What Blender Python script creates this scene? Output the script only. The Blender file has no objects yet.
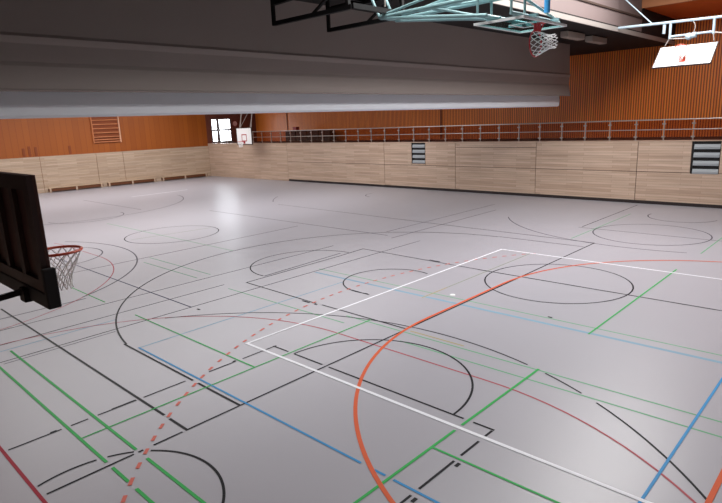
import bpy, bmesh, math, random
from mathutils import Vector, Matrix
random.seed(7)
C = bpy.context.scene.collection
sc = bpy.context.scene
PI = math.pi

# ------------------------------------------------------------------ materials
def srgb(r, g, b):
    f = lambda c: (c/12.92 if c <= .04045 else ((c+.055)/1.055)**2.4)
    return (f(r/255), f(g/255), f(b/255), 1)

def mat(name, col, rough=.5, metal=0, spec=.5, alpha=1, noise=0, scale=8):
    m = bpy.data.materials.new(name); m.use_nodes = True
    nt = m.node_tree; b = nt.nodes['Principled BSDF']
    b.inputs['Base Color'].default_value = col
    b.inputs['Roughness'].default_value = rough
    b.inputs['Metallic'].default_value = metal
    b.inputs['Specular IOR Level'].default_value = spec
    b.inputs['Alpha'].default_value = alpha
    if noise:
        tc = nt.nodes.new('ShaderNodeTexCoord'); n = nt.nodes.new('ShaderNodeTexNoise')
        n.inputs['Scale'].default_value = scale; n.inputs['Detail'].default_value = 4
        nt.links.new(tc.outputs['Object'], n.inputs['Vector'])
        mr = nt.nodes.new('ShaderNodeMapRange')
        mr.inputs['To Min'].default_value = 1-noise; mr.inputs['To Max'].default_value = 1+noise
        nt.links.new(n.outputs['Fac'], mr.inputs['Value'])
        vm = nt.nodes.new('ShaderNodeVectorMath'); vm.operation = 'SCALE'
        vm.inputs[0].default_value = col[:3]
        nt.links.new(mr.outputs['Result'], vm.inputs['Scale'])
        nt.links.new(vm.outputs['Vector'], b.inputs['Base Color'])
    return m

def emis(name, col, s):
    m = bpy.data.materials.new(name); m.use_nodes = True
    b = m.node_tree.nodes['Principled BSDF']
    b.inputs['Base Color'].default_value = (.8, .8, .8, 1)
    b.inputs['Emission Color'].default_value = col
    b.inputs['Emission Strength'].default_value = s
    return m

def plank_mat(name, c1, c2, mortar, length, height, axis, rough=.5):
    """horizontal staggered wood strips (brick pattern on object coordinates: u along axis, v = z)"""
    m = bpy.data.materials.new(name); m.use_nodes = True
    nt = m.node_tree; b = nt.nodes['Principled BSDF']; b.inputs['Roughness'].default_value = rough
    tc = nt.nodes.new('ShaderNodeTexCoord'); sp = nt.nodes.new('ShaderNodeSeparateXYZ'); cb = nt.nodes.new('ShaderNodeCombineXYZ')
    nt.links.new(tc.outputs['Object'], sp.inputs[0])
    nt.links.new(sp.outputs[axis], cb.inputs['X']); nt.links.new(sp.outputs['Z'], cb.inputs['Y'])
    br = nt.nodes.new('ShaderNodeTexBrick'); br.offset = .37; br.offset_frequency = 2
    br.inputs['Scale'].default_value = 1
    br.inputs['Brick Width'].default_value = length; br.inputs['Row Height'].default_value = height
    br.inputs['Mortar Size'].default_value = .004; br.inputs['Mortar Smooth'].default_value = .3
    br.inputs['Bias'].default_value = 0
    br.inputs['Color1'].default_value = c1; br.inputs['Color2'].default_value = c2; br.inputs['Mortar'].default_value = mortar
    nt.links.new(cb.outputs[0], br.inputs['Vector'])
    n = nt.nodes.new('ShaderNodeTexNoise'); n.inputs['Scale'].default_value = 1.0; n.inputs['Detail'].default_value = 5
    mp = nt.nodes.new('ShaderNodeMapping'); mp.inputs['Scale'].default_value = (.5, 9, 1)
    nt.links.new(cb.outputs[0], mp.inputs['Vector']); nt.links.new(mp.outputs[0], n.inputs['Vector'])
    mx = nt.nodes.new('ShaderNodeMix'); mx.data_type = 'RGBA'; mx.blend_type = 'MULTIPLY'
    mx.inputs['Factor'].default_value = 1
    mr = nt.nodes.new('ShaderNodeMapRange'); mr.inputs['From Min'].default_value = .3; mr.inputs['From Max'].default_value = .7
    mr.inputs['To Min'].default_value = .86; mr.inputs['To Max'].default_value = 1.1
    nt.links.new(n.outputs['Fac'], mr.inputs['Value'])
    nt.links.new(br.outputs['Color'], mx.inputs['A']); nt.links.new(mr.outputs[0], mx.inputs['B'])
    nt.links.new(mx.outputs['Result'], b.inputs['Base Color'])
    return m

def slat_mat(name, c1, c2, gap, width, axis, rough=.45, depth=.5):
    """vertical boards along one axis, dark joint between neighbours, each board its own tone"""
    m = bpy.data.materials.new(name); m.use_nodes = True
    nt = m.node_tree; b = nt.nodes['Principled BSDF']; b.inputs['Roughness'].default_value = rough
    tc = nt.nodes.new('ShaderNodeTexCoord'); sp = nt.nodes.new('ShaderNodeSeparateXYZ')
    nt.links.new(tc.outputs['Object'], sp.inputs[0])
    dv = nt.nodes.new('ShaderNodeMath'); dv.operation = 'DIVIDE'; dv.inputs[1].default_value = width
    nt.links.new(sp.outputs[axis], dv.inputs[0])
    fl = nt.nodes.new('ShaderNodeMath'); fl.operation = 'FLOOR'; nt.links.new(dv.outputs[0], fl.inputs[0])
    fr = nt.nodes.new('ShaderNodeMath'); fr.operation = 'FRACT'; nt.links.new(dv.outputs[0], fr.inputs[0])
    wn = nt.nodes.new('ShaderNodeTexWhiteNoise'); wn.noise_dimensions = '1D'; nt.links.new(fl.outputs[0], wn.inputs['W'])
    mx = nt.nodes.new('ShaderNodeMix'); mx.data_type = 'RGBA'
    mx.inputs['A'].default_value = c1; mx.inputs['B'].default_value = c2
    nt.links.new(wn.outputs['Value'], mx.inputs['Factor'])
    ls = nt.nodes.new('ShaderNodeMath'); ls.operation = 'LESS_THAN'; ls.inputs[1].default_value = depth
    nt.links.new(fr.outputs[0], ls.inputs[0])
    m2 = nt.nodes.new('ShaderNodeMix'); m2.data_type = 'RGBA'
    nt.links.new(ls.outputs[0], m2.inputs['Factor'])
    nt.links.new(mx.outputs['Result'], m2.inputs['A']); m2.inputs['B'].default_value = gap
    nt.links.new(m2.outputs['Result'], b.inputs['Base Color'])
    return m

M = {}
# sports floor: grey, seamless, faintly cloudy, satin
fm = mat('floor_grey', srgb(170, 167, 175), .34, 0, .5)
nt = fm.node_tree; bs = nt.nodes['Principled BSDF']
tc = nt.nodes.new('ShaderNodeTexCoord')
n1 = nt.nodes.new('ShaderNodeTexNoise'); n1.inputs['Scale'].default_value = .35; n1.inputs['Detail'].default_value = 6
nt.links.new(tc.outputs['Object'], n1.inputs['Vector'])
mr = nt.nodes.new('ShaderNodeMapRange'); mr.inputs['To Min'].default_value = .97; mr.inputs['To Max'].default_value = 1.03
nt.links.new(n1.outputs['Fac'], mr.inputs['Value'])
vm = nt.nodes.new('ShaderNodeVectorMath'); vm.operation = 'SCALE'; vm.inputs[0].default_value = srgb(170, 167, 175)[:3]
nt.links.new(mr.outputs[0], vm.inputs['Scale']); nt.links.new(vm.outputs[0], bs.inputs['Base Color'])
n2 = nt.nodes.new('ShaderNodeTexNoise'); n2.inputs['Scale'].default_value = 1.3
nt.links.new(tc.outputs['Object'], n2.inputs['Vector'])
mr2 = nt.nodes.new('ShaderNodeMapRange'); mr2.inputs['To Min'].default_value = .34; mr2.inputs['To Max'].default_value = .37
nt.links.new(n2.outputs['Fac'], mr2.inputs['Value']); nt.links.new(mr2.outputs[0], bs.inputs['Roughness'])
M['floor'] = fm
for k, c in dict(white=(240, 240, 246), black=(24, 22, 28), orange=(214, 98, 62), red=(158, 40, 58), green=(60, 172, 88),
                 palegreen=(112, 172, 132), blue=(66, 146, 202), paleblue=(136, 166, 186), grey=(88, 84, 94), navy=(62, 62, 92),
                 yellow=(176, 160, 112), olive=(140, 150, 124), dash=(212, 112, 98), palered=(180, 84, 94)).items():
    M['p_'+k] = mat('paint_'+k, srgb(*c), .5, 0, .15)
M['panel_back'] = plank_mat('impact_wall_wood', srgb(206, 180, 160), srgb(186, 158, 137), srgb(150, 122, 102), 2.2, .115, 'X')
M['panel_side'] = plank_mat('impact_wall_wood_side', srgb(200, 176, 154), srgb(182, 156, 132), srgb(150, 124, 104), 2.2, .115, 'X')
M['orange_side'] = slat_mat('orange_boards', srgb(166, 88, 24), srgb(154, 79, 20), srgb(138, 68, 16), .42, 'X', depth=.06)
M['orange_back'] = slat_mat('orange_slats', srgb(250, 142, 46), srgb(234, 124, 38), srgb(130, 54, 16), .125, 'X', depth=.34)
M['orange_plain'] = mat('orange_fascia', srgb(196, 128, 84), .5, noise=.08, scale=1)
M['soffit'] = mat('soffit_wood', srgb(226, 104, 44), .5, noise=.1, scale=2)
M['dark_ceiling'] = mat('dark_ceiling', srgb(20, 15, 15), .8)
M['beam'] = mat('beam_plaster', srgb(128, 112, 110), .7, noise=.03, scale=2)
M['edge'] = mat('beam_edge_paint', srgb(160, 152, 147), .5)
M['white_wall'] = mat('plaster', srgb(136, 132, 130), .7)
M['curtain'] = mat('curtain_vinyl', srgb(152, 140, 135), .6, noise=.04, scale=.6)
M['curtain_low_lit'] = mat('curtain_vinyl_lit', srgb(236, 240, 246), .55, noise=.03, scale=.6)  # same vinyl as the front; light on the rear layer put into its colour
M['dark_base'] = mat('base_gap_rubber', srgb(40, 30, 30), .7)
M['seam'] = mat('joint_shadow_strip', srgb(70, 52, 44), .8)
M['steel'] = mat('railing_steel', srgb(176, 166, 160), .35, .6)
M['vent'] = mat('vent_aluminium', srgb(158, 163, 168), .5, .1)
M['vent_dark'] = mat('vent_dark', srgb(20, 18, 18), .8)
M['teal'] = mat('teal_enamel', srgb(132, 168, 172), .4, .1)
M['pale_blue'] = mat('pale_blue_enamel', srgb(188, 208, 220), .35, .1)
M['black_steel'] = mat('black_steel', srgb(12, 11, 12), .6, 0, .2)
M['net'] = mat('net_cord', srgb(248, 247, 248), .8)
M['rim'] = mat('rim_enamel', srgb(206, 84, 60), .4)
M['rim_red'] = mat('rim_red', srgb(200, 52, 60), .4)
M['board_brown'] = mat('board_plywood_back', srgb(78, 44, 36), .6, noise=.15, scale=5)
M['batten'] = mat('board_batten', srgb(56, 34, 30), .6)
M['pad'] = mat('pad_black', srgb(20, 18, 22), .7)
M['board_white'] = mat('board_white', srgb(244, 244, 244), .4)
M['board_mark'] = mat('board_mark_red', srgb(176, 60, 66), .5)
M['board_mark_grey'] = mat('board_mark_pale', srgb(204, 188, 190), .5)
M['bench'] = mat('bench_pine', srgb(206, 178, 146), .5, noise=.08, scale=4)
M['bench_side'] = mat('bench_side_brown', srgb(104, 58, 28), .6)
M['bench_leg'] = mat('bench_leg_pale', srgb(196, 170, 148), .5)
M['bar_wood'] = mat('wall_bar_wood', srgb(196, 120, 74), .5)
M['bar_light'] = mat('wall_bar_upright', srgb(222, 172, 140), .5)
M['redwood'] = mat('redwood', srgb(138, 66, 22), .6)
M['win_frame'] = mat('window_frame_grey', srgb(128, 124, 124), .5)
M['brick'] = mat('dark_end_wall', srgb(110, 56, 42), .7, noise=.1, scale=5)
M['gallery_floor'] = mat('gallery_floor', srgb(86, 46, 34), .7)
M['lamp'] = mat('lamp_housing', srgb(170, 158, 148), .5)
M['cabinet'] = mat('dark_cabinet', srgb(46, 28, 30), .6)
M['red'] = mat('red_enamel', srgb(150, 32, 32), .5)
M['sign'] = mat('sign_pale', srgb(226, 176, 170), .5)
M['daylight'] = emis('window_daylight', (.95, 1.0, 1.06, 1), 12)
M['skylight'] = emis('skylight_glazing', (1, .99, .98, 1), 1.5)

def tint_glass(name, col, tr):
    m = bpy.data.materials.new(name); m.use_nodes = True
    nt = m.node_tree; nt.nodes.clear()
    o = nt.nodes.new('ShaderNodeOutputMaterial'); t = nt.nodes.new('ShaderNodeBsdfTransparent'); g = nt.nodes.new('ShaderNodeBsdfGlossy')
    t.inputs[0].default_value = col; g.inputs['Roughness'].default_value = .1
    mx = nt.nodes.new('ShaderNodeMixShader'); mx.inputs[0].default_value = tr
    nt.links.new(t.outputs[0], mx.inputs[1]); nt.links.new(g.outputs[0], mx.inputs[2]); nt.links.new(mx.outputs[0], o.inputs[0])
    return m
M['rail_glass'] = tint_glass('railing_glass', (.8, .66, .62, 1), .03)
M['board_glass'] = tint_glass('board_glass', (.50, .68, .68, 1), .10)

# ------------------------------------------------------------------ mesh helpers
class MB:
    def __init__(s): s.bm = bmesh.new()
    def box(s, x0, x1, y0, y1, z0, z1, bev=0):
        r = bmesh.ops.create_cube(s.bm, size=1)
        bmesh.ops.scale(s.bm, vec=(abs(x1-x0), abs(y1-y0), abs(z1-z0)), verts=r['verts'])
        bmesh.ops.translate(s.bm, vec=((x0+x1)/2, (y0+y1)/2, (z0+z1)/2), verts=r['verts'])
        if bev:
            es = list({e for v in r['verts'] for e in v.link_edges})
            bmesh.ops.bevel(s.bm, geom=es, offset=bev, segments=2, affect='EDGES', profile=.5)
        return s
    def tube(s, a, b, r, n=10, r2=None):
        a, b = Vector(a), Vector(b); d = b-a; L = d.length
        q = Vector((0, 0, 1)).rotation_difference(d.normalized()).to_matrix().to_4x4()
        bmesh.ops.create_cone(s.bm, cap_ends=True, segments=n, radius1=r, radius2=r if r2 is None else r2, depth=L,
                              matrix=Matrix.Translation((a+b)/2) @ q)
        return s
    def bar(s, a, b, w, h):
        """square-section bar"""
        a, b = Vector(a), Vector(b); d = (b-a); L = d.length; d.normalize()
        up = Vector((0, 0, 1)) if abs(d.z) < .95 else Vector((1, 0, 0))
        sx = d.cross(up).normalized(); sz = sx.cross(d)
        m = Matrix((sx*w, d*L, sz*h)).transposed().to_4x4(); m.translation = (a+b)/2
        bmesh.ops.create_cube(s.bm, size=1, matrix=m)
        return s
    def torus(s, c, R, r, ax=(0, 0, 1), n=36, k=8, a0=0, a1=2*PI):
        q = Vector((0, 0, 1)).rotation_difference(Vector(ax)).to_matrix(); c = Vector(c)
        full = abs(a1-a0-2*PI) < 1e-6; rings = []
        for i in range(n if full else n+1):
            t = a0+(a1-a0)*i/n
            rings.append([s.bm.verts.new(c+q @ Vector(((R+r*math.cos(2*PI*j/k))*math.cos(t), (R+r*math.cos(2*PI*j/k))*math.sin(t), r*math.sin(2*PI*j/k)))) for j in range(k)])
        for i in range(n):
            A, B = rings[i], rings[(i+1) % len(rings)]
            for j in range(k): s.bm.faces.new((A[j], B[j], B[(j+1) % k], A[(j+1) % k]))
        return s
    def poly_extrude(s, pts, axis, a, b):
        """closed 2-D outline extruded along an axis ('X': pts are (y,z); 'Y': pts are (x,z))"""
        f = (lambda p, t: (t, p[0], p[1])) if axis == 'X' else (lambda p, t: (p[0], t, p[1]))
        A = [s.bm.verts.new(f(p, a)) for p in pts]; B = [s.bm.verts.new(f(p, b)) for p in pts]
        n = len(pts)
        for i in range(n): s.bm.faces.new((A[i], A[(i+1) % n], B[(i+1) % n], B[i]))
        s.bm.faces.new(A); s.bm.faces.new(B[::-1])
        return s
    def strip(s, pts, w, z, closed=False):
        P = [Vector((x, y, 0)) for x, y in pts]; n = len(P); L = []; R = []
        for i in range(n):
            if closed: t = P[(i+1) % n]-P[i-1]
            else: t = P[min(i+1, n-1)]-P[max(i-1, 0)]
            t.normalize(); nn = Vector((-t.y, t.x, 0))*w/2
            if 0 < i < n-1 and not closed:
                e = (P[i]-P[i-1]).normalized(); cs = max(.5, t.dot(e)); nn = nn/cs
            L.append(s.bm.verts.new((P[i]+nn)+Vector((0, 0, z)))); R.append(s.bm.verts.new((P[i]-nn)+Vector((0, 0, z))))
        for i in range(n if closed else n-1):
            j = (i+1) % n; s.bm.faces.new((R[i], R[j], L[j], L[i]))
        return s
    def build(s, name, m, parent=None, smooth=False):
        bmesh.ops.recalc_face_normals(s.bm, faces=s.bm.faces)
        me = bpy.data.meshes.new(name); s.bm.to_mesh(me); s.bm.free()
        me.materials.append(m if not isinstance(m, str) else M[m])
        if smooth:
            for p in me.polygons: p.use_smooth = True
        o = bpy.data.objects.new(name, me); C.objects.link(o)
        if parent is not None: o.parent = parent
        return o

def empty(name, loc=(0, 0, 0), rot=None):
    o = bpy.data.objects.new(name, None); C.objects.link(o); o.location = loc
    if rot is not None: o.rotation_euler = rot
    o.empty_display_size = .2
    return o
def tag(o, label=None, cat=None, group=None, kind=None):
    if label: o['label'] = label
    if cat: o['category'] = cat
    if group: o['group'] = group
    if kind: o['kind'] = kind
    return o
def struct(o, label=None):
    o['kind'] = 'structure'
    if label: o['label'] = label
    return o

# ------------------------------------------------------------------ camera
CAMZ = 4.236
yaw, pit, rol = -0.763473803, 0.226586009, -0.0413342213
fwd = Vector((math.sin(yaw)*math.cos(pit), math.cos(yaw)*math.cos(pit), -math.sin(pit)))
rt = Vector((math.cos(yaw), -math.sin(yaw), 0)); up = rt.cross(fwd)
r2 = math.cos(rol)*rt+math.sin(rol)*up; u2 = -math.sin(rol)*rt+math.cos(rol)*up
cam = bpy.data.cameras.new('camera'); co = bpy.data.objects.new('camera', cam); C.objects.link(co)
mw = Matrix((r2, u2, -fwd)).transposed().to_4x4(); mw.translation = (0, 0, CAMZ)
co.matrix_world = mw
cam.sensor_width = 36; cam.lens = 563.926/722*36; cam.clip_end = 200; cam.clip_start = .05
sc.camera = co

# ------------------------------------------------------------------ the hall
XR, YN, YB, YG = 4.0, .35, 27.75, 32.8     # right wall, front wall, back wall, wall behind the gallery
XB = -8.95                                  # roof step
LOW, HIGH, TOPW = 7.38, 9.6, 2.85
LC = Vector((-44.75, YB, 0)); LA = math.radians(5)    # left wall: corner and angle to the hall axis
# local frame of the left wall: x runs from the corner towards the front, y points into the room
def left_frame(o):
    d = Vector((-math.sin(LA), -math.cos(LA), 0)); n = Vector((math.cos(LA), -math.sin(LA), 0))
    m = Matrix((d, n, Vector((0, 0, 1)))).transposed().to_4x4(); m.translation = LC
    o.matrix_world = m
    return o

floor = struct(MB().box(-54, XR, -6, 34, -.2, 0).build('floor', 'floor'), 'light grey satin sports floor covered in coloured court lines')

# ---- court lines (paint, children of the floor)
U = 1.116
zc = [.0012]
def mark(name, col, segs, w=.05, closed=False, label=None):
    zc[0] += .00006; w *= {'white': 1.0, 'grey': .95, 'orange': .88, 'paleblue': .95, 'dash': .85}.get(col, .72)
    mb = MB()
    for s in segs:
        mb.strip(s, w, zc[0], closed)
    o = mb.build(name, 'p_'+col, floor)
    o['label'] = label or (col.replace('pale', 'pale ')+' court line painted on the grey floor')
    return o
def xl(y, *xs):   # pieces of a line at constant Y:  x0,x1, x0,x1 ...
    return [[(xs[i], y), (xs[i+1], y)] for i in range(0, len(xs), 2)]
def yl(x, *ys):
    return [[(x, ys[i]), (x, ys[i+1])] for i in range(0, len(ys), 2)]
def arc(cx, cy, r, a0, a1, n=48):
    return [(cx+r*math.cos(math.radians(a0+(a1-a0)*i/n)), cy+r*math.sin(math.radians(a0+(a1-a0)*i/n))) for i in range(n+1)]

# pale and thin lines first, so the strong ones lie over them
mark('pale_green_line', 'palegreen', xl(8.42, -8.6, 2.5))
mark('pale_green_line', 'palegreen', xl(8.05, -12.7, -8.3))
mark('pale_green_line', 'palegreen', xl(8.00, -6.7, 2.5))
mark('pale_green_line', 'palegreen', xl(10.90, -12.2, 2.5))
mark('pale_blue_band', 'paleblue', xl(10.57, -12.0, 2.5), .10)
mark('pale_blue_line', 'paleblue', yl(-10.60, 4.54, 10.3))
mark('pale_blue_line', 'paleblue', yl(-12.72, 2.65, 5.0))
mark('grey_line', 'grey', yl(-11.94, 2.5, 4.65), .03)
mark('olive_line', 'olive', yl(-8.02, 10.6, 16.0), .04)
mark('pale_green_line', 'palegreen', yl(-7.9, 18.8, 24.7))
mark('pale_green_line', 'palegreen', yl(-3.93, 18.7, 21.6))
mark('pale_green_line', 'palegreen', xl(8.57, -18.2, -14.4))
mark('pale_green_line', 'palegreen', xl(8.12, -17.7, -14.4))
mark('green_line', 'green', xl(5.42, -16.6, -14.3))
mark('olive_line', 'olive', [[(-21.9, 9.65), (-21.4, 13.0)]], .05)
mark('pale_green_line', 'palegreen', xl(10.85, -27, -16.6))
mark('yellow_line', 'yellow', xl(8.54, -6.87, -5.57), .05)
mark('yellow_line', 'yellow', yl(-8.02, 10.45, 11.5), .05)
mark('grey_line', 'grey', xl(15.8, -26.0, -13.7), .05)
mark('grey_line', 'grey', yl(-18.3, 5.6, 15.3), .05)
mark('grey_line', 'grey', yl(-13.25, 15.5, 23.0), .045)
mark('grey_line', 'grey', yl(-14.2, 16.3, 24.5), .045)
mark('grey_line', 'grey', xl(14.0, -38.0, -30.0), .045)
mark('grey_line', 'grey', xl(20.85, -8.5, -3.6), .045)
# lines across the hall under the raised curtain
mark('thin_black_line', 'black', yl(-14.15, 1.5, 13.4), .045)
mark('thin_black_line', 'black', yl(-13.12, 1.5, 8.2), .045)
mark('thin_black_line', 'black', yl(-12.08, 1.5, 15.7), .045)
mark('grey_line', 'grey', yl(-15.08, 1.6, 5.25), .05)
# court across the first third of the hall
mark('red_line', 'red', xl(1.57, -14, 2), .06)
def six_metre(cx, y0, R, h, a0=0, a1=180):
    L = [(cx+h+R*math.cos(math.radians(a)), y0+R*math.sin(math.radians(a))) for a in [a0+(90-a0)*i/30 for i in range(31)]]
    L += [(cx-h+R*math.cos(math.radians(a)), y0+R*math.sin(math.radians(a))) for a in [90+(a1-90)*i/30 for i in range(31)]]
    return L
mark('red_goal_area_line', 'palered', [six_metre(-6.22, 2.34, 5.2, 1.76, 0, 180)], .045)
mark('red_goal_area_line', 'palered', [six_metre(-21.54, 1.6, 6.0, 1.5, 5, 100)], .045)
mark('three_point_arc', 'black', [arc(-6.18, 1.94, 6.84, 38.5, 60.7), arc(-6.18, 1.94, 6.84, 63.4, 70.2), arc(-6.18, 1.94, 6.84, 73.6, 146)], .045)
mark('three_point_arc', 'grey', [arc(-20.9, 2.5, 6.25, 26, 120)], .05)
mark('three_point_arc', 'grey', [arc(-6.05, 25.2, 6.84, 212, 285)], .045)
mark('key_side_line', 'black', yl(-8.47, 1.63, 2.33, 2.46, 2.71, 2.85, 3.47, 3.59, 4.35, 4.81, 5.37, 5.53, 6.33), .05)
mark('key_side_line', 'black', yl(-3.62, 6.25, 6.07, 5.91, 5.48, 5.33, 4.6, 4.45, 3.4), .05)
mark('free_throw_line', 'black', xl(6.28, -8.5, -8.04, -7.86, -7.09, -6.92, -4.1, -3.94, -3.6), .05)
mark('free_throw_semicircle', 'black', [arc(-6.08, 6.28, 1.8, 0, 180)], .05)
mark('free_throw_semicircle', 'black', [arc(-6.03, 1.99, 1.27, -20, 133), arc(-6.03, 1.99, 1.27, 143, 158), arc(-6.03, 1.99, 1.27, 164, 197)], .05)
mark('key_tick_marks', 'black', [[(-8.48, 3.08), (-8.48, 3.47)], [(-8.49, 2.18), (-8.49, 2.27)], [(-8.50, 5.33), (-8.50, 5.40)],
                                 [(-3.54, 5.33), (-3.54, 5.24)], [(-3.54, 4.45), (-3.54, 4.36)]], .07)
mark('centre_circle', 'black', [arc(-6.05, 13.56, 1.8, 0, 360)[:-1]], .05, True)
mark('centre_line', 'black', xl(13.46, -8.3, 2.5), .05)
mark('far_free_throw_circle', 'grey', [arc(-6.0, 20.9, 1.85, 0, 360)[:-1]], .045, True)
mark('far_key_line', 'black', yl(-8.43, 21.0, 27.2), .05)
mark('far_basket_arc', 'grey', [arc(-5.98, 24.9, 1.25, 170, 350)], .045)
# second third of the hall
mark('centre_circle', 'black', [arc(-21.54, 11.26, 1.86, 0, 360)[:-1]], .055, True)
mark('navy_line', 'navy', xl(6.57, -21.0, -12.05), .05)
mark('free_throw_semicircle', 'grey', [arc(-21.25, 6.3, 1.8, -70, 130)], .05)
mark('far_basket_arc', 'grey', [arc(-21.54, 24.9, 1.25, 170, 260)], .045)
mark('far_three_point_arc', 'grey', [arc(-21.54, 25.2, 6.84, 215, 235)], .045)
# the long court across all three parts of the hall
mark('baseline', 'black', yl(-6.99, 1.64, 2.73, 2.79, 2.86, 3.01, 3.45, 3.52, 18.5), .05)
mark('sideline', 'black', xl(3.52, -16, -7.65, -7.49, -6.97), .06)
mark('sideline', 'black', [[(-24.4, 19.1), (-18.6, 18.9), (-13.1, 18.68), (-7.0, 18.5)]], .05)
mark('three_point_straight', 'black', xl(4.44, -11.05, -8.38, -8.22, -7.0), .06)
mark('three_point_straight', 'black', xl(17.77, -10.1, -7.05), .045)
mark('three_point_arc', 'black', [arc(-9.87, 11.05, 6.68, 92, 260.3, 90)], .055)
mark('key_side_line', 'black', [[(-7.02, 8.58), (-9.6, 8.61)], [(-9.8, 8.6), (-12.78, 8.69)]], .05)
mark('key_side_line', 'black', [[(-2.2, 13.46), (-8.2, 13.47), (-12.9, 13.6)]], .05)
mark('free_throw_line', 'black', [[(-12.77, 8.67), (-12.84, 12.4), (-12.92, 13.62)]], .05)
mark('free_throw_line', 'grey', [[(-12.9, 9.4), (-13.1, 12.7)]], .045)
mark('free_throw_semicircle', 'black', [arc(-13.0, 11.16, 1.76, 88, 272)], .05)
mark('no_charge_semicircle', 'black', [arc(-9.63, 11.11, 1.24, 70, 285), [(-9.88, 9.91), (-9.21, 9.86)]], .05)
mark('key_tick_marks', 'black', [[(-10.24, 8.54), (-9.97, 8.54)], [(-9.8, 8.54), (-9.7, 8.54)], [(-10.12, 13.6), (-9.72, 13.58)], [(-11.84, 6.59), (-11.71, 6.59)], [(-5.05, 10.97), (-4.95, 10.97)]], .07)
mark('far_free_throw_semicircle', 'grey', [arc(-30.1, 11.1, 1.8, -90, 90)], .05)
mark('far_three_point_arc', 'grey', [arc(-35.5, 12.0, 6.7, -70, 80)], .05)
# blue court
mark('blue_line', 'blue', xl(4.54, -10.62, -4.5, -4.27, -4.09, -3.96, 1.0), .05)
mark('blue_line', 'blue', yl(-1.61, 4.54, 12.5), .05)
# green courts
mark('green_line', 'green', yl(-7.97, 2.40, 8.55), .045)
mark('green_line', 'green', xl(5.44, -12.67, -7.95), .045)
mark('green_line', 'green', xl(2.80, -12.6, -7.07, -6.76, -3), .06)
mark('green_line', 'green', xl(2.405, -13.5, -7.09, -6.91, -6.45, -6.24, -3), .06)
mark('green_line', 'green', yl(-4.02, 1.8, 5.94, 6.11, 8.46), .06)
mark('green_line', 'green', xl(5.40, -4.02, 1.5), .05)
mark('green_line', 'green', yl(-3.99, 10.5, 16.45), .05)
# orange handball area
def goal_line(R):
    return [(-1.42-R*math.cos(math.radians(a)), 10.98-1.62-R*math.sin(math.radians(a))) for a in [90-90*i/40 for i in range(41)]] + \
           [(-1.42-R*math.cos(math.radians(a)), 10.98+1.62+R*math.sin(math.radians(a))) for a in [90*i/40 for i in range(41)]]
mark('orange_goal_area_line', 'orange', [goal_line(5.63)], .07)
mark('orange_goal_line', 'orange', yl(-1.05, 3.45, 9.4), .07)
dash = []; r = 9.87
gc = [(-.13+-r*math.cos(math.radians(a)), 10.03-r*math.sin(math.radians(a))) for a in [70-110*i/700 for i in range(701)]]
acc = 0; cur = []
for i in range(1, len(gc)):
    acc += math.dist(gc[i], gc[i-1])
    ph = acc % .33
    if ph < .165: cur.append(gc[i])
    elif cur:
        if len(cur) > 1: dash.append(cur)
        cur = []
mark('dashed_free_throw_line', 'dash', dash, .06, label='dashed light red handball free throw line curving over the floor')
# white court, then a painted band of light
mark('white_line_and_light_band', 'white', xl(6.03, -9.06, 2.5), .06)
mark('white_line_and_light_band', 'white', xl(16.05, -9.06, 2.5), .06)
mark('white_line_and_light_band', 'white', yl(-9.03, 6.0, 16.08), .06)
mark('white_line_and_light_band', 'white', yl(-36.5, 16.5, 20.6), .12)  # no court line: wide stripe painted for a whitish light band on the far floor
mb = MB(); bmesh.ops.create_cone(mb.bm, cap_ends=True, segments=20, radius1=.07, radius2=.06, depth=.012, matrix=Matrix.Translation((-7.55, 11.07, .007)))
tag(mb.build('floor_socket_cover', 'board_white'), 'small round white cover on floor beside short yellow line', 'cover')

# ---- back wall of wooden panels, gates, gallery
struct(MB().box(-45.6, XR, YB+.05, YB+.35, 0, TOPW-.02).build('wall_back', 'seam'), 'wood-panelled back wall under the spectator gallery')
def panel_piece(mb, x0, x1, z0, z1): mb.box(x0+.012, x1-.012, YB-.0, YB+.05, z0+.008, z1-.008)
VENTS = [(-21.90, -20.87, 1.58), (-6.55, -5.48, 1.43)]
SEAM = 1.47
# plain panel left of the gates
mb = MB(); panel_piece(mb, -45.4, -33.9, 0, TOPW); struct(mb.build('trim_1', 'panel_back'), 'plain wooden wall panel left of the gates')
xs = [-33.9, -24.15, -18.7, -13.72, -8.75, -3.4, XR]
for k in range(6):
    x0, x1 = xs[k], xs[k+1]
    top = 2.56 if k == 2 else TOPW
    g = struct(empty('door_%d' % (k+1), ((x0+x1)/2, YB, 0)), 'wooden equipment room gate in the back wall')
    mats = M['panel_back']
    def piece(name, x0, x1, z0, z1):
        mb = MB(); mb.box(x0+.014-g.location.x, x1-.014-g.location.x, 0, .05, z0+.012, z1-.012)
        o = mb.build(name, mats, g); return o
    v = [q for q in VENTS if x0 < q[0] < x1]
    if v:
        a, b, z = v[0]
        piece('lower_leaf', x0, x1, .14, SEAM if z > SEAM else SEAM)
        piece('upper_leaf', x0, a, SEAM, top); piece('upper_leaf', b, x1, SEAM, top)
        if z > SEAM+.03: piece('vent_sill', a, b, SEAM, z)
    else:
        piece('lower_leaf', x0, x1, .14, SEAM); piece('upper_leaf', x0, x1, SEAM, top)
    if top < TOPW: piece('header', x0, x1, top, TOPW)
    mb = MB(); mb.box(x0-g.location.x, x1-g.location.x, .012, .05, 0, .14); o = mb.build('bottom_gap_seal', 'dark_base', g); o['label'] = 'dark rubber strip'

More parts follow.
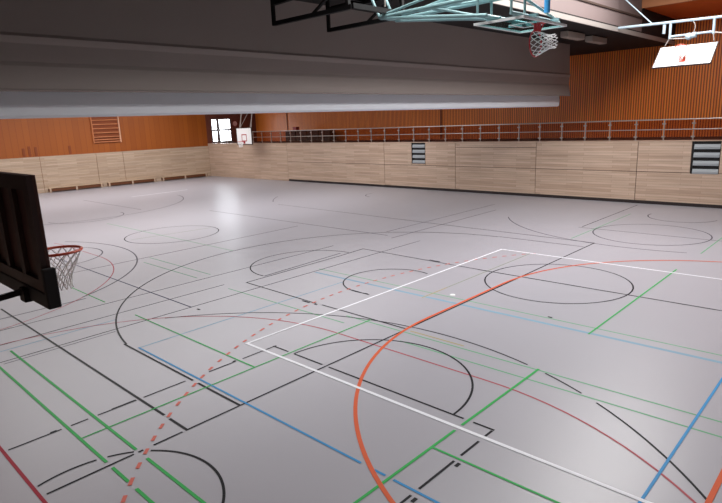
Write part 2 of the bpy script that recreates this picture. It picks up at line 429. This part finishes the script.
for k, (a, b, z) in enumerate(VENTS):
    e = tag(empty('wall_vent', ((a+b)/2, YB, z)), ['narrow louvred vent in the back wall left of the middle gate', 'wide louvred vent in the back wall at the right edge'][k], 'vent', None)
    w = (b-a)/2-.015; h = TOPW-z-.02
    MB().box(-w, w, .03, .048, .01, h).build('back_plate', 'vent_dark', e)
    MB().box(-w, -w+.07, -.01, .03, .01, h).build('jamb', 'vent_dark', e)
    n = 4; p = h/n
    for i in range(n):
        z0 = .02+i*p
        mb = MB(); mb.poly_extrude([(-.03, z0), (.03, z0), (.03, z0+p*.58), (.012, z0+p*.58), (-.03, z0+p*.26)], 'X', -w+.07, w)
        mb.build('louvre', 'vent', e)

# gallery: deck, railing, slatted wall, soffit, fascia
struct(MB().box(-46, XR, YB+.36, YG, TOPW-.3, TOPW-.05).build('gallery_floor', 'gallery_floor'), 'dark gallery floor behind the railing')
struct(MB().box(-45.6, XR, YB-.02, YB+.4, TOPW-.018, TOPW+.02).build('trim_2', 'panel_back'), 'wooden capping along the top of the back wall')
def slats():
    return MB().box(-52, XR, YG, YG+.2, TOPW-.3, HIGH)
struct(slats().build('wall_gallery', 'orange_back'), 'orange vertical wood slat wall behind the gallery')
struct(MB().box(-39.8, -39.68, YG-.05, YG, TOPW, LOW).box(-23.3, -23.16, YG-.05, YG, TOPW, LOW).build('trim_3', 'redwood'), 'dark upright joints in the orange slat wall')
rail = tag(empty('gallery_railing', (-24, YB+.12, TOPW+.02)), 'long steel and glass railing along the gallery above the wooden back wall', 'railing')
mb = MB(); mb.tube((-14.9, 0, .90), (26, 0, .90), .028); mb.build('top_rail', 'steel', rail)
mb = MB(); mb.tube((-14.9, -.07, .47), (26, -.07, .47), .02); mb.build('middle_rail', 'steel', rail)
px = [-12.43+24+1.17*k for k in range(-27, 13)]
px = [p for p in px if -15.2 < p < 26]
post = None
for p in px:
    if post is None:
        mb = MB(); mb.box(-.02, .02, -.03, .03, 0, .90)
        for zz in (.16, .72): mb.box(-.075, .075, -.055, -.02, zz-.03, zz+.03)
        mb.box(-.06, .06, -.05, .05, 0, .012)
        post = mb.build('post', 'steel', rail); post.location.x = p
    else:
        o = post.copy(); o.location.x = p; C.objects.link(o)
pane = None
for p in px[:-1]:
    if pane is None:
        mb = MB(); mb.box(.05, 1.12, -.045, -.035, .05, .86); pane = mb.build('glass_pane', 'rail_glass', rail); pane.location.x = p
    else:
        o = pane.copy(); o.location.x = p; C.objects.link(o)

# dark cupboards on the gallery and a red box beside them
for k in range(4):
    e = tag(empty('low_cabinet', (-38.0+1.42*k, 31.9, TOPW-.05)),
            ['dark low cupboard on the gallery, nearest the far basket', 'dark low cupboard on the gallery, second from the far basket', 'dark low cupboard on the gallery, third from the far basket', 'dark low cupboard on the gallery, farthest from the far basket'][k],
            'cabinet', 'dark low cupboards behind the gallery railing')
    MB().box(-.66, .66, -.3, .3, .04, .86, .01).build('body', 'cabinet', e)
    MB().box(-.63, -.01, -.325, -.302, .08, .82).build('door', 'cabinet', e); MB().box(.01, .63, -.325, -.302, .08, .82).build('door', 'cabinet', e)
e = tag(empty('red_box', (-37.5, 31.85, TOPW+.814)), 'small red box on the cupboard behind the gallery railing', 'box')
MB().box(-.22, .22, -.18, .18, 0, .3, .02).build('body', 'red', e); MB().box(-.23, .23, -.19, .19, .3, .34, .01).build('lid', 'red', e)

# roof: low dark ceiling, step face with white edge, high roof over the first third
struct(MB().box(-54, XB, -6, YG+.2, LOW, LOW+.2).build('ceiling_low', 'dark_ceiling'), 'dark low ceiling beyond the light roof step')
struct(MB().box(XB-.15, XB, -6, YB+.02, LOW+.2, 8.14).build('wall_step', 'beam'), 'light plaster face of the roof step')
struct(MB().box(XB-.15, XB-.05, -6, YB+.02, 8.14, HIGH).build('wall_step_upper', 'beam'), 'upper light plaster face of the roof step')
struct(MB().box(XB-.02, XB+.05, -6, YB+.02, 8.10, 8.17).build('trim_4', 'seam'), 'dark ledge along the roof step')
struct(MB().box(XB-.02, XB+.04, -6, YG, LOW-.03, LOW+.14).build('trim_5', 'edge'), 'white lower edge of the roof step')
struct(MB().box(XB-.15, XR, YB, YB+.15, 8.55, HIGH).build('fascia_back', 'orange_plain'), 'light orange wood fascia above the gallery')
struct(MB().box(XB, XR, YB+.15, YG, 8.55, 8.7).build('ceiling_gallery', 'soffit'), 'dark red-brown wood soffit over the gallery')
struct(MB().box(XB-.15, XB, YB+.02, YG, LOW+.2, 8.7).build('wall_step_gallery', 'dark_ceiling'), 'dark end of the roof step over the gallery')
struct(MB().box(XB-.2, XR, -6, YG+.2, HIGH, HIGH+.2).build('ceiling', 'white_wall'), 'high ceiling over the first third of the hall')
struct(MB().box(XR, XR+.2, -6, YG+.2, -.2, HIGH).build('wall_right', 'white_wall'), 'right end wall of the hall')
struct(MB().box(-54, XR, YN-.2, YN, 0, 2.4).build('wall_front', 'panel_back'), 'wood-panelled front wall below the viewer')
struct(MB().box(-54, XR, -6.2, -6, -.2, HIGH).build('wall_front_upper', 'white_wall'), 'wall behind the front gallery')
struct(MB().box(-54, XR, -6, YN-.2, 2.1, 2.3).build('gallery_floor_front', 'gallery_floor'), 'front gallery floor')

# skylights and their daylight
def skylight(k, x0, x1, y0, y1, z, watt, col=(1, .985, .97)):
    struct(MB().box(x0, x1, y0, y1, z-.03, z-.005).build('window_%d' % k, 'skylight'), 'daylight panel in the ceiling')
    l = bpy.data.lights.new('skylight_lamp', 'AREA'); l.shape = 'RECTANGLE'; l.size = x1-x0; l.size_y = y1-y0; l.energy = watt; l.color = col
    o = bpy.data.objects.new('skylight_lamp', l); C.objects.link(o); o.location = ((x0+x1)/2, (y0+y1)/2, z-.06)
skylight(2, -7.8, -5.0, 6.8, 24.0, HIGH, 1900)
skylight(3, -27.5, -19.5, 4, 25, LOW, 720)
skylight(4, -42.5, -34.5, 4, 25, LOW, 720)

# ---- left end wall (local frame: x from the corner to the front, y into the room)
wl = left_frame(struct(MB().box(0, 34, -.35, -.05, 0, LOW).build('wall_left', 'orange_side'), 'orange wood-boarded left end wall'))
xsL = [0, 7.5, 9.55, 13.5, 20, 27]
for k in range(5):
    mb = MB(); mb.box(xsL[k]+.012, xsL[k+1]-.012, -.05, 0, 0, 2.66, .004)
    left_frame(struct(mb.build('trim_%d' % (6+k), 'panel_side'), 'pale wooden impact panel at the foot of the left wall'))
left_frame(struct(MB().box(-6, 0, -.35, -.05, TOPW-.3, LOW).build('wall_gallery_end', 'brick'), 'dark red-brown end wall of the gallery'))
w1 = left_frame(struct(empty('window_1'), 'bright two-light window at the end of the gallery'))
a0, a1, b0, b1 = -2.38, -.46, TOPW+.1, 4.98
mb = MB()
for x0, x1, z0, z1 in ((a0, a1, b0, b0+.08), (a0, a1, b1-.08, b1), (a0, a0+.08, b0, b1), (a1-.08, a1, b0, b1), (-1.24, -.96, b0, b1), (a0, a1, 3.90, 4.08), (a0+.22, a0+.30, b0, 3.98)):
    mb.box(x0, x1, -.06, .03, z0, z1)
mb.build('window_frame', 'win_frame', w1)
MB().box(a0+.05, a1-.05, -.045, -.03, b0+.05, b1-.05).build('window_pane', 'daylight', w1)
MB().box(a0-.05, a1+.05, -.06, .12, b0-.1, b0).build('window_sill', 'white_wall', w1)

def left_thing(name, x, y, z):
    d = Vector((-math.sin(LA), -math.cos(LA), 0)); n = Vector((math.cos(LA), -math.sin(LA), 0))
    e = empty(name); m = Matrix((d, n, Vector((0, 0, 1)))).transposed().to_4x4(); m.translation = LC+d*x+n*y+Vector((0, 0, z)); e.matrix_world = m
    return e
# round pale sign
e = tag(left_thing('round_sign', -2.85, -.05, 4.5), 'small round pale sign on the dark wall right of the bright window', 'sign')
mb = MB(); mb.tube((0, 0, 0), (0, .03, 0), .24, 24); mb.build('plate', 'sign', e); mb = MB(); mb.torus((0, .03, 0), .24, .025, (0, 1, 0)); mb.build('border', 'red', e, True)

# benches along the left wall
BE = [(.1, 4.25, 'right'), (4.75, 8.65, 'middle'), (9.0, 12.9, 'left')]
for x0, x1, wd in BE:
    e = tag(left_thing('gymnastic_bench', (x0+x1)/2+.4, .17, 0), 'long low wooden bench along the left wall, %s one of three' % {'right': 'farthest right', 'middle': 'the middle', 'left': 'leftmost'}[wd], 'bench', 'benches along the left wall')
    L = (x1-x0)/2
    MB().box(-L, L, -.13, .13, .30, .335, .006).build('seat', 'bench', e)
    MB().box(-L, L, -.02, .10, .08, .30).build('beam', 'bench_side', e)
    for px_ in (-L+.12, 0, L-.12):
        mb = MB(); mb.poly_extrude([(-.14, 0), (.14, 0), (.14, .05), (.12, .30), (-.12, .30), (-.14, .05)], 'X', px_-.06, px_+.06)
        mb.build('leg', 'bench_leg', e)

# wall bars hung high on the orange boards
e = tag(left_thing('wall_bars', 8.55, -.05, 3.4), 'wooden climbing bars hung high on the orange left wall', 'climbing bars')
o = MB().box(-1.06, -.98, 0, .16, 0, 2.6, .01).build('upright', 'bar_light', e); o['label'] = 'pale upright on the right'
MB().box(.98, 1.06, 0, .16, 0, 2.6, .01).build('upright', 'bar_wood', e)
for i, z in enumerate([.08, .26, .46, .78, 1.10, 1.42, 1.74, 2.06, 2.38]):
    mb = MB(); mb.tube((-.98, .1, z), (.98, .1, z), .045, 8); mb.build('rung', 'bar_wood', e)
mb = MB().box(-.98, .98, 0, .01, 0, 2.6); mb.build('back_board', 'redwood', e)
# small red-brown wooden boards
for x, h, lab in ((13.65, .66, 'rightmost of the close three'), (14.07, .72, 'middle of the close three'), (14.45, .6, 'leftmost of the close three'), (11.35, .62, 'standing alone left of the climbing bars')):
    e = tag(left_thing('wall_hook_board', x, -.05, 2.72), 'small red-brown upright board on orange left wall, '+lab, 'wall board', 'small boards on the left wall')
    MB().box(-.09, .09, 0, .05, 0, h, .01).build('board', 'redwood', e)
    mb = MB()
    for zz in (.2, .5): mb.tube((0, .05, zz), (0, .13, zz+.03), .02, 8)
    mb.build('peg', 'redwood', e)

# ---- division curtain gathered up under the ceiling
cu = tag(empty('division_curtain', (-12, 15, 4.5)), 'huge grey hall division curtain gathered up under the dark ceiling', 'curtain')
ya, yb = -20.5, 12.4
pr = [(-.10, 2.90), (0, 2.90), (.02, 2.2), (.05, 1.56), (.085, 1.50), (.07, 1.44), (.05, 1.38), (.03, 1.06), (.055, .98), (.06, .9), (.10, .58), (.13, .545), (.10, .52), (0, .53), (-.06, .6), (-.1, 1.2)]
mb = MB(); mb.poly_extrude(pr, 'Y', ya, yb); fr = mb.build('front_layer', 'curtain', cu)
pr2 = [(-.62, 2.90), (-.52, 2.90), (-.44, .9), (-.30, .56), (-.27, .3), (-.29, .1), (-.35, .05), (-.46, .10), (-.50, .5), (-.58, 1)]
mb = MB(); mb.poly_extrude(pr2, 'Y', ya, yb-.3); o = mb.build('rear_layer', 'curtain_low_lit', cu); o['label'] = 'grey rear layer hanging lower, coloured lighter as if lit'
mb = MB(); mb.box(-.62, 0, ya, yb, 2.80, 2.87); mb.build('track', 'black_steel', cu)

# lamp boxes on the low ceiling
for k, (y0, y1) in enumerate(((22.5, 24.1), (24.9, 26.5))):
    e = tag(empty('box_lamp', (-10.1, (y0+y1)/2, LOW)), ['pale box lamp under the dark ceiling, nearer the hanging net', 'pale box lamp under the dark ceiling, nearer the gallery slat wall'][k], 'lamp', 'box lamps under the dark ceiling')
    L = (y1-y0)/2
    MB().box(-.16, .16, -L, L, -.26, -.04, .015).build('housing', 'lamp', e)
    MB().box(-.13, .13, -L+.05, L-.05, -.272, -.261).build('diffuser', 'lamp', e)
    MB().box(-.03, .03, -.4, -.34, -.04, 0).build('mount', 'black_steel', e); MB().box(-.03, .03, .34, .4, -.04, 0).build('mount', 'black_steel', e)

# ------------------------------------------------------------------ baskets
# local frame of a basket: board in the xz plane, face towards -y, lower edge at z=0, net hangs along -z
def rim_parts(parent, rim_mat, zr=.15, ring_r=.225, net_len=.42, pinch=.55, drop=None, bracket=True, cord=.007):
    mb = MB(); mb.torus((0, -.375, zr), ring_r, .014, n=40)
    ri = mb.build('rim', rim_mat, parent, True)
    if bracket:
        mb = MB(); mb.box(-.09, .09, -.16, -.005, zr-.06, zr+.0)
        mb.tube((-.08, -.02, zr-.12), (-.12, -.2, zr), .01, 8); mb.tube((.08, -.02, zr-.12), (.12, -.2, zr), .01, 8)
        mb.box(-.09, .09, -.02, -.004, zr-.16, zr+.05)
        mb.build('rim_bracket', rim_mat, ri)
    mb = MB(); N = 12; lev = 6; cx = Vector((0, -.375, zr)); rings = []
    for l in range(lev+1):
        t = l/lev; R = ring_r*(1-(1-pinch)*min(1, t*1.35))
        if t > .75: R *= 1+.12*(t-.75)/.25
        rings.append([cx+Vector((R*math.cos(2*PI*(j+.5*(l % 2))/N), R*math.sin(2*PI*(j+.5*(l % 2))/N), -net_len*t)) for j in range(N)])
    for l in range(lev):
        for j in range(N):
            a = rings[l][j]
            k2 = (j, (j-1) % N) if l % 2 == 0 else (j, (j+1) % N)
            for k in k2: mb.tube(a, rings[l+1][k], cord, 5)
    mb.build('net', 'net', ri)
def frame_outline(mb, x0, x1, z0, z1, w, y0, y1):
    mb.box(x0, x1, y0, y1, z0, z0+w); mb.box(x0, x1, y0, y1, z1-w, z1)
    mb.box(x0, x0+w, y0, y1, z0+w, z1-w); mb.box(x1-w, x1, y0, y1, z0+w, z1-w)
    return mb

# nearest basket, seen from behind (faces +Y)
nb = tag(empty('basketball_hoop', (-6.2, 1.58, 2.86), (0, 0, PI)), 'nearest basketball hoop seen from behind its dark brown board', 'basketball hoop', 'basketball hoops of the hall')
MB().box(-.95, .95, 0, .03, 0, 1.05, .004).build('backboard', 'board_brown', nb)
mb = frame_outline(MB(), -.95, .95, 0, 1.05, .13, .03, .075)
for x in (-.42, .05, .5): mb.box(x-.05, x+.05, .03, .07, .13, .92)
mb.build('rear_frame', 'batten', nb)
mb = MB()
mb.box(-.97, .97, -.025, .085, -.11, .03, .012)
for s in (-1, 1): mb.box(s*.97-.03, s*.97+.03, -.025, .085, -.11, .25, .012)
mb.build('edge_padding', 'pad', nb)
for x, x2 in ((-.44, .15), (.72, .9)):
    mb = MB(); mb.bar((x, .06, -.03), (x2, 1.225, -.27), .055, .05); mb.build('support_arm', 'black_steel', nb)
    mb = MB(); mb.box(x-.07, x+.07, .0, .13, -.13, -.0, .01); mb.build('clamp', 'black_steel', nb)
rim_parts(nb, M['rim'], .2, cord=.005, net_len=.4, pinch=.38)

# small far basket before the back wall
YF = 26.4
fb = tag(empty('basketball_hoop', (-37.35, YF, 2.88)), 'far small basketball hoop with square white board at the left end of back wall', 'basketball hoop', 'basketball hoops of the hall')
MB().box(-.95, .95, 0, .05, 0, 1.22, .006).build('backboard', 'board_white', fb)
o = frame_outline(MB(), -.33, .33, .2, .75, .07, -.006, -.001).build('target_square', 'board_mark', fb)
mb = frame_outline(MB(), -1.0, 1.0, -.06, 1.26, .06, .0, .07).build('frame', 'batten', fb)
rim_parts(fb, M['rim_red'], .2)
mb = MB()
for x in (-.7, .7):
    mb.tube((x, .09, .1), (x+.45, .35, LOW-2.88), .035); mb.tube((x, .09, 1.1), (x+.7, .6, LOW-2.88), .03)
mb.tube((-.7, .09, .6), (.7, .09, .6), .03); mb.tube((-.7, .1, 1.1), (1.15, .35, 3.2), .02)
mb.build('hanging_struts', 'steel', fb)

# ceiling basket folded up by the curtain (board lies level, face down)
lb = tag(empty('basketball_hoop'), 'folded ceiling basketball hoop on teal truss with glass board lying level', 'basketball hoop', 'basketball hoops of the hall')
m = Matrix(((0, 0, -1), (-1, 0, 0), (0, 1, 0))).to_4x4()   # local x -> -Y, y -> +Z, z -> -X
m.translation = (-5.26, 10.92, 5.96); lb.matrix_world = m
# local coordinates: x across (towards -Y), y up, z towards -X
MB().box(-.88, .88, 0, .012, .03, 1.02).build('backboard', 'board_glass', lb)
mb = frame_outline(MB(), -.92, .92, 0, 1.05, .045, -.012, .03); o = mb.build('board_frame', 'board_white', lb); o['label'] = 'white edge of the board'
frame_outline(MB(), -.295, .295, .2, .65, .05, -.008, -.002).build('target_square', 'board_white', lb)
rim_parts(lb, M['rim_red'], .22, ring_r=.245, cord=.008, net_len=.40, pinch=.48)
T = lambda X, Y, Z: (10.92-Y, Z-5.96, -5.26-X)
for y in (9.8, 10.3):
    mb = MB()
    mb.tube(T(-8.5, y, 6.40), T(-4.7, y, 6.42), .042); mb.tube(T(-8.5, y, 6.38), T(-5.9, y, 6.06), .036)
    for xa, za, xb_, zb in ((-7.2, 6.40, -6.1, 6.08), (-6.1, 6.08, -6.1, 6.42), (-5.4, 6.0, -5.4, 6.42)):
        mb.tube(T(xa, y, za), T(xb_, y, zb), .024)
    mb.build('side_truss', 'teal', lb)
mb = MB()
for X, z in ((-8.55, 6.4), (-7.3, 6.41), (-6.1, 6.08), (-6.1, 6.42)):
    mb.tube(T(X, 9.8, z), T(X, 10.3, z), .03)
mb.tube(T(-8.5, 9.8, 6.4), T(-6.1, 10.2, 6.42), .022); mb.tube(T(-7.3, 10.2, 6.41), T(-6.1, 9.8, 6.42), .022)
mb.tube(T(-5.4, 9.8, 6.03), T(-5.4, 11.75, 6.03), .04); mb.tube(T(-5.95, 9.8, 6.06), T(-5.95, 11.75, 6.06), .04)
mb.tube(T(-5.4, 9.8, 6.42), T(-5.4, 11.75, 6.06), .026)
mb.build('cross_tubes', 'teal', lb)
for y in (10.45, 11.35):
    mb = MB(); mb.bar(T(-6.3, y, 6.05), T(-5.2, y, 6.03), .06, .05); mb.build('board_carrier', 'teal', lb)
for y in (9.8, 10.3):
    mb = MB(); mb.tube(T(-5.0, y, 6.42), T(-5.0, y, 9.6), .035); mb.tube(T(-8.55, y, 6.42), T(-9.02, y, 7.36), .03)
    mb.tube(T(-8.55, y, 6.42), T(-5.0, y, 6.9), .028); mb.build('ceiling_hanger', 'teal', lb)
mb = MB(); mb.tube(T(-5.25, 10.9, 6.12), T(-5.25, 10.9, 6.5), .055, 14); o = mb.build('winch', 'p_blue', lb); o['label'] = 'blue cylinder'

# black steel frame under the dark ceiling
bf = tag(empty('ceiling_frame', (-10.85, 9.63, 6.5)), 'black steel lifting frame with two long arms under the ceiling before the curtain', 'steel frame')
for y in (-.87, .87):
    mb = MB(); mb.bar((0, y, 0), (2.5, y, -.02), .08, .09); mb.build('arm', 'black_steel', bf)
    mb = MB(); mb.bar((0, y, -.04), (0, y, .88), .07, .07); mb.build('upright', 'black_steel', bf)
    mb = MB(); mb.bar((0, y, .46), (2.6, y, .50), .09, .14); mb.bar((1.3, y, 0), (2.2, y, .48), .05, .05); mb.bar((2.4, y, 0), (2.3, y, .88), .07, .07); mb.build('brace', 'black_steel', bf)
mb = MB()
for x, z in ((1.2, .52), (2.5, .0), (2.5, .5)): mb.bar((x, -.87, z), (x, .87, z), .08, .10)
mb.build('cross_bar', 'black_steel', bf)
mb = MB(); mb.tube((2.45, .2, .1), (2.45, .2, .46), .02); mb.build('pulley_rod', 'steel', bf)

# right ceiling basket, board tilted back
rb = tag(empty('basketball_hoop'), 'tilted ceiling basketball hoop with bright white board before the orange slat wall', 'basketball hoop', 'basketball hoops of the hall')
t = math.radians(48)
m = Matrix(((1, 0, 0), (0, math.cos(t), math.sin(t)), (0, -math.sin(t), math.cos(t)))).to_4x4()
m.translation = (-5.86, 22.35, 5.68); rb.matrix_world = m
MB().box(-.89, .89, 0, .03, .0, 1.05, .004).build('backboard', 'board_white', rb)
o = frame_outline(MB(), -.91, .91, -.03, 1.07, .035, .0, .045).build('board_frame', 'cabinet', rb)
frame_outline(MB(), -.295, .295, .18, .63, .05, -.004, -.001).build('target_square', 'board_mark_grey', rb)
rim_parts(rb, M['rim'], .32, cord=.004)
mi = m.inverted()
W = lambda X, Y, Z: tuple(mi @ Vector((X, Y, Z)))
YT = 24.9
mb = MB(); mb.tube(W(-8.93, YT, 7.49), W(-2.6, YT, 7.33), .05); mb.build('top_tube', 'pale_blue', rb)
mb = MB(); mb.tube(W(-7.02, YT, 6.92), W(-5.5, YT, 6.92), .042); mb.build('lower_tube', 'pale_blue', rb)
for x in (-6.98, -5.52):
    mb = MB(); mb.tube(W(x, YT, 6.84), W(x, YT, 7.42), .048); mb.build('side_tube', 'pale_blue', rb)
    mb = MB(); mb.tube(W(x, YT, 6.86), W(-5.86+(x+6.25)*1.05, 23.16, 6.44), .02); mb.build('board_strut', 'steel', rb)
mb = MB(); mb.tube(W(-7.0, YT, 6.84), W(-6.28, YT, 6.78), .022); mb.build('cross_strut', 'steel', rb)
mb = MB(); mb.tube(W(-5.52, YT, 6.9), W(-4.6, YT, 6.72), .03); mb.build('cross_strut', 'steel', rb)
mb = MB(); bmesh.ops.create_uvsphere(mb.bm, u_segments=14, v_segments=10, radius=.13, matrix=Matrix.Translation(W(-6.30, YT-.08, 6.84)))
mb.tube(W(-6.2, YT-.08, 6.86), W(-6.06, YT-.08, 6.88), .1, 14); mb.build('pulley', 'pale_blue', rb)
mb = MB()
cpts = [(-6.24, 7.4), (-6.15, 7.27), (-6.13, 7.14), (-6.17, 7.0), (-6.26, 6.92)]
for p, q in zip(cpts, cpts[1:]): mb.tube(W(p[0], YT, p[1]), W(q[0], YT, q[1]), .016, 6)
mb.build('cable', 'steel', rb)
mb = MB(); mb.tube(W(-7.6, YT, 7.43), W(-8.93, YT, 8.75), .024); mb.build('stay_rod', 'pale_blue', rb)
mb = MB(); mb.tube(W(-7.2, YT, 7.05), W(-7.2, YT, 7.38), .055, 10); mb.build('winch', 'pale_blue', rb)
mb = MB(); mb.tube(W(-2.7, YT, 7.3), W(-2.7, YT, 9.6), .03); mb.build('ceiling_hanger', 'pale_blue', rb)

# ------------------------------------------------------------------ world and view
w = bpy.data.worlds.new('world'); sc.world = w; w.use_nodes = True
w.node_tree.nodes['Background'].inputs[0].default_value = (.85, .9, 1, 1)
w.node_tree.nodes['Background'].inputs[1].default_value = .3
vs = sc.view_settings
vs.view_transform = 'Standard'; vs.look = 'None'; vs.gamma = 1; vs.use_curve_mapping = False; vs.exposure = 0
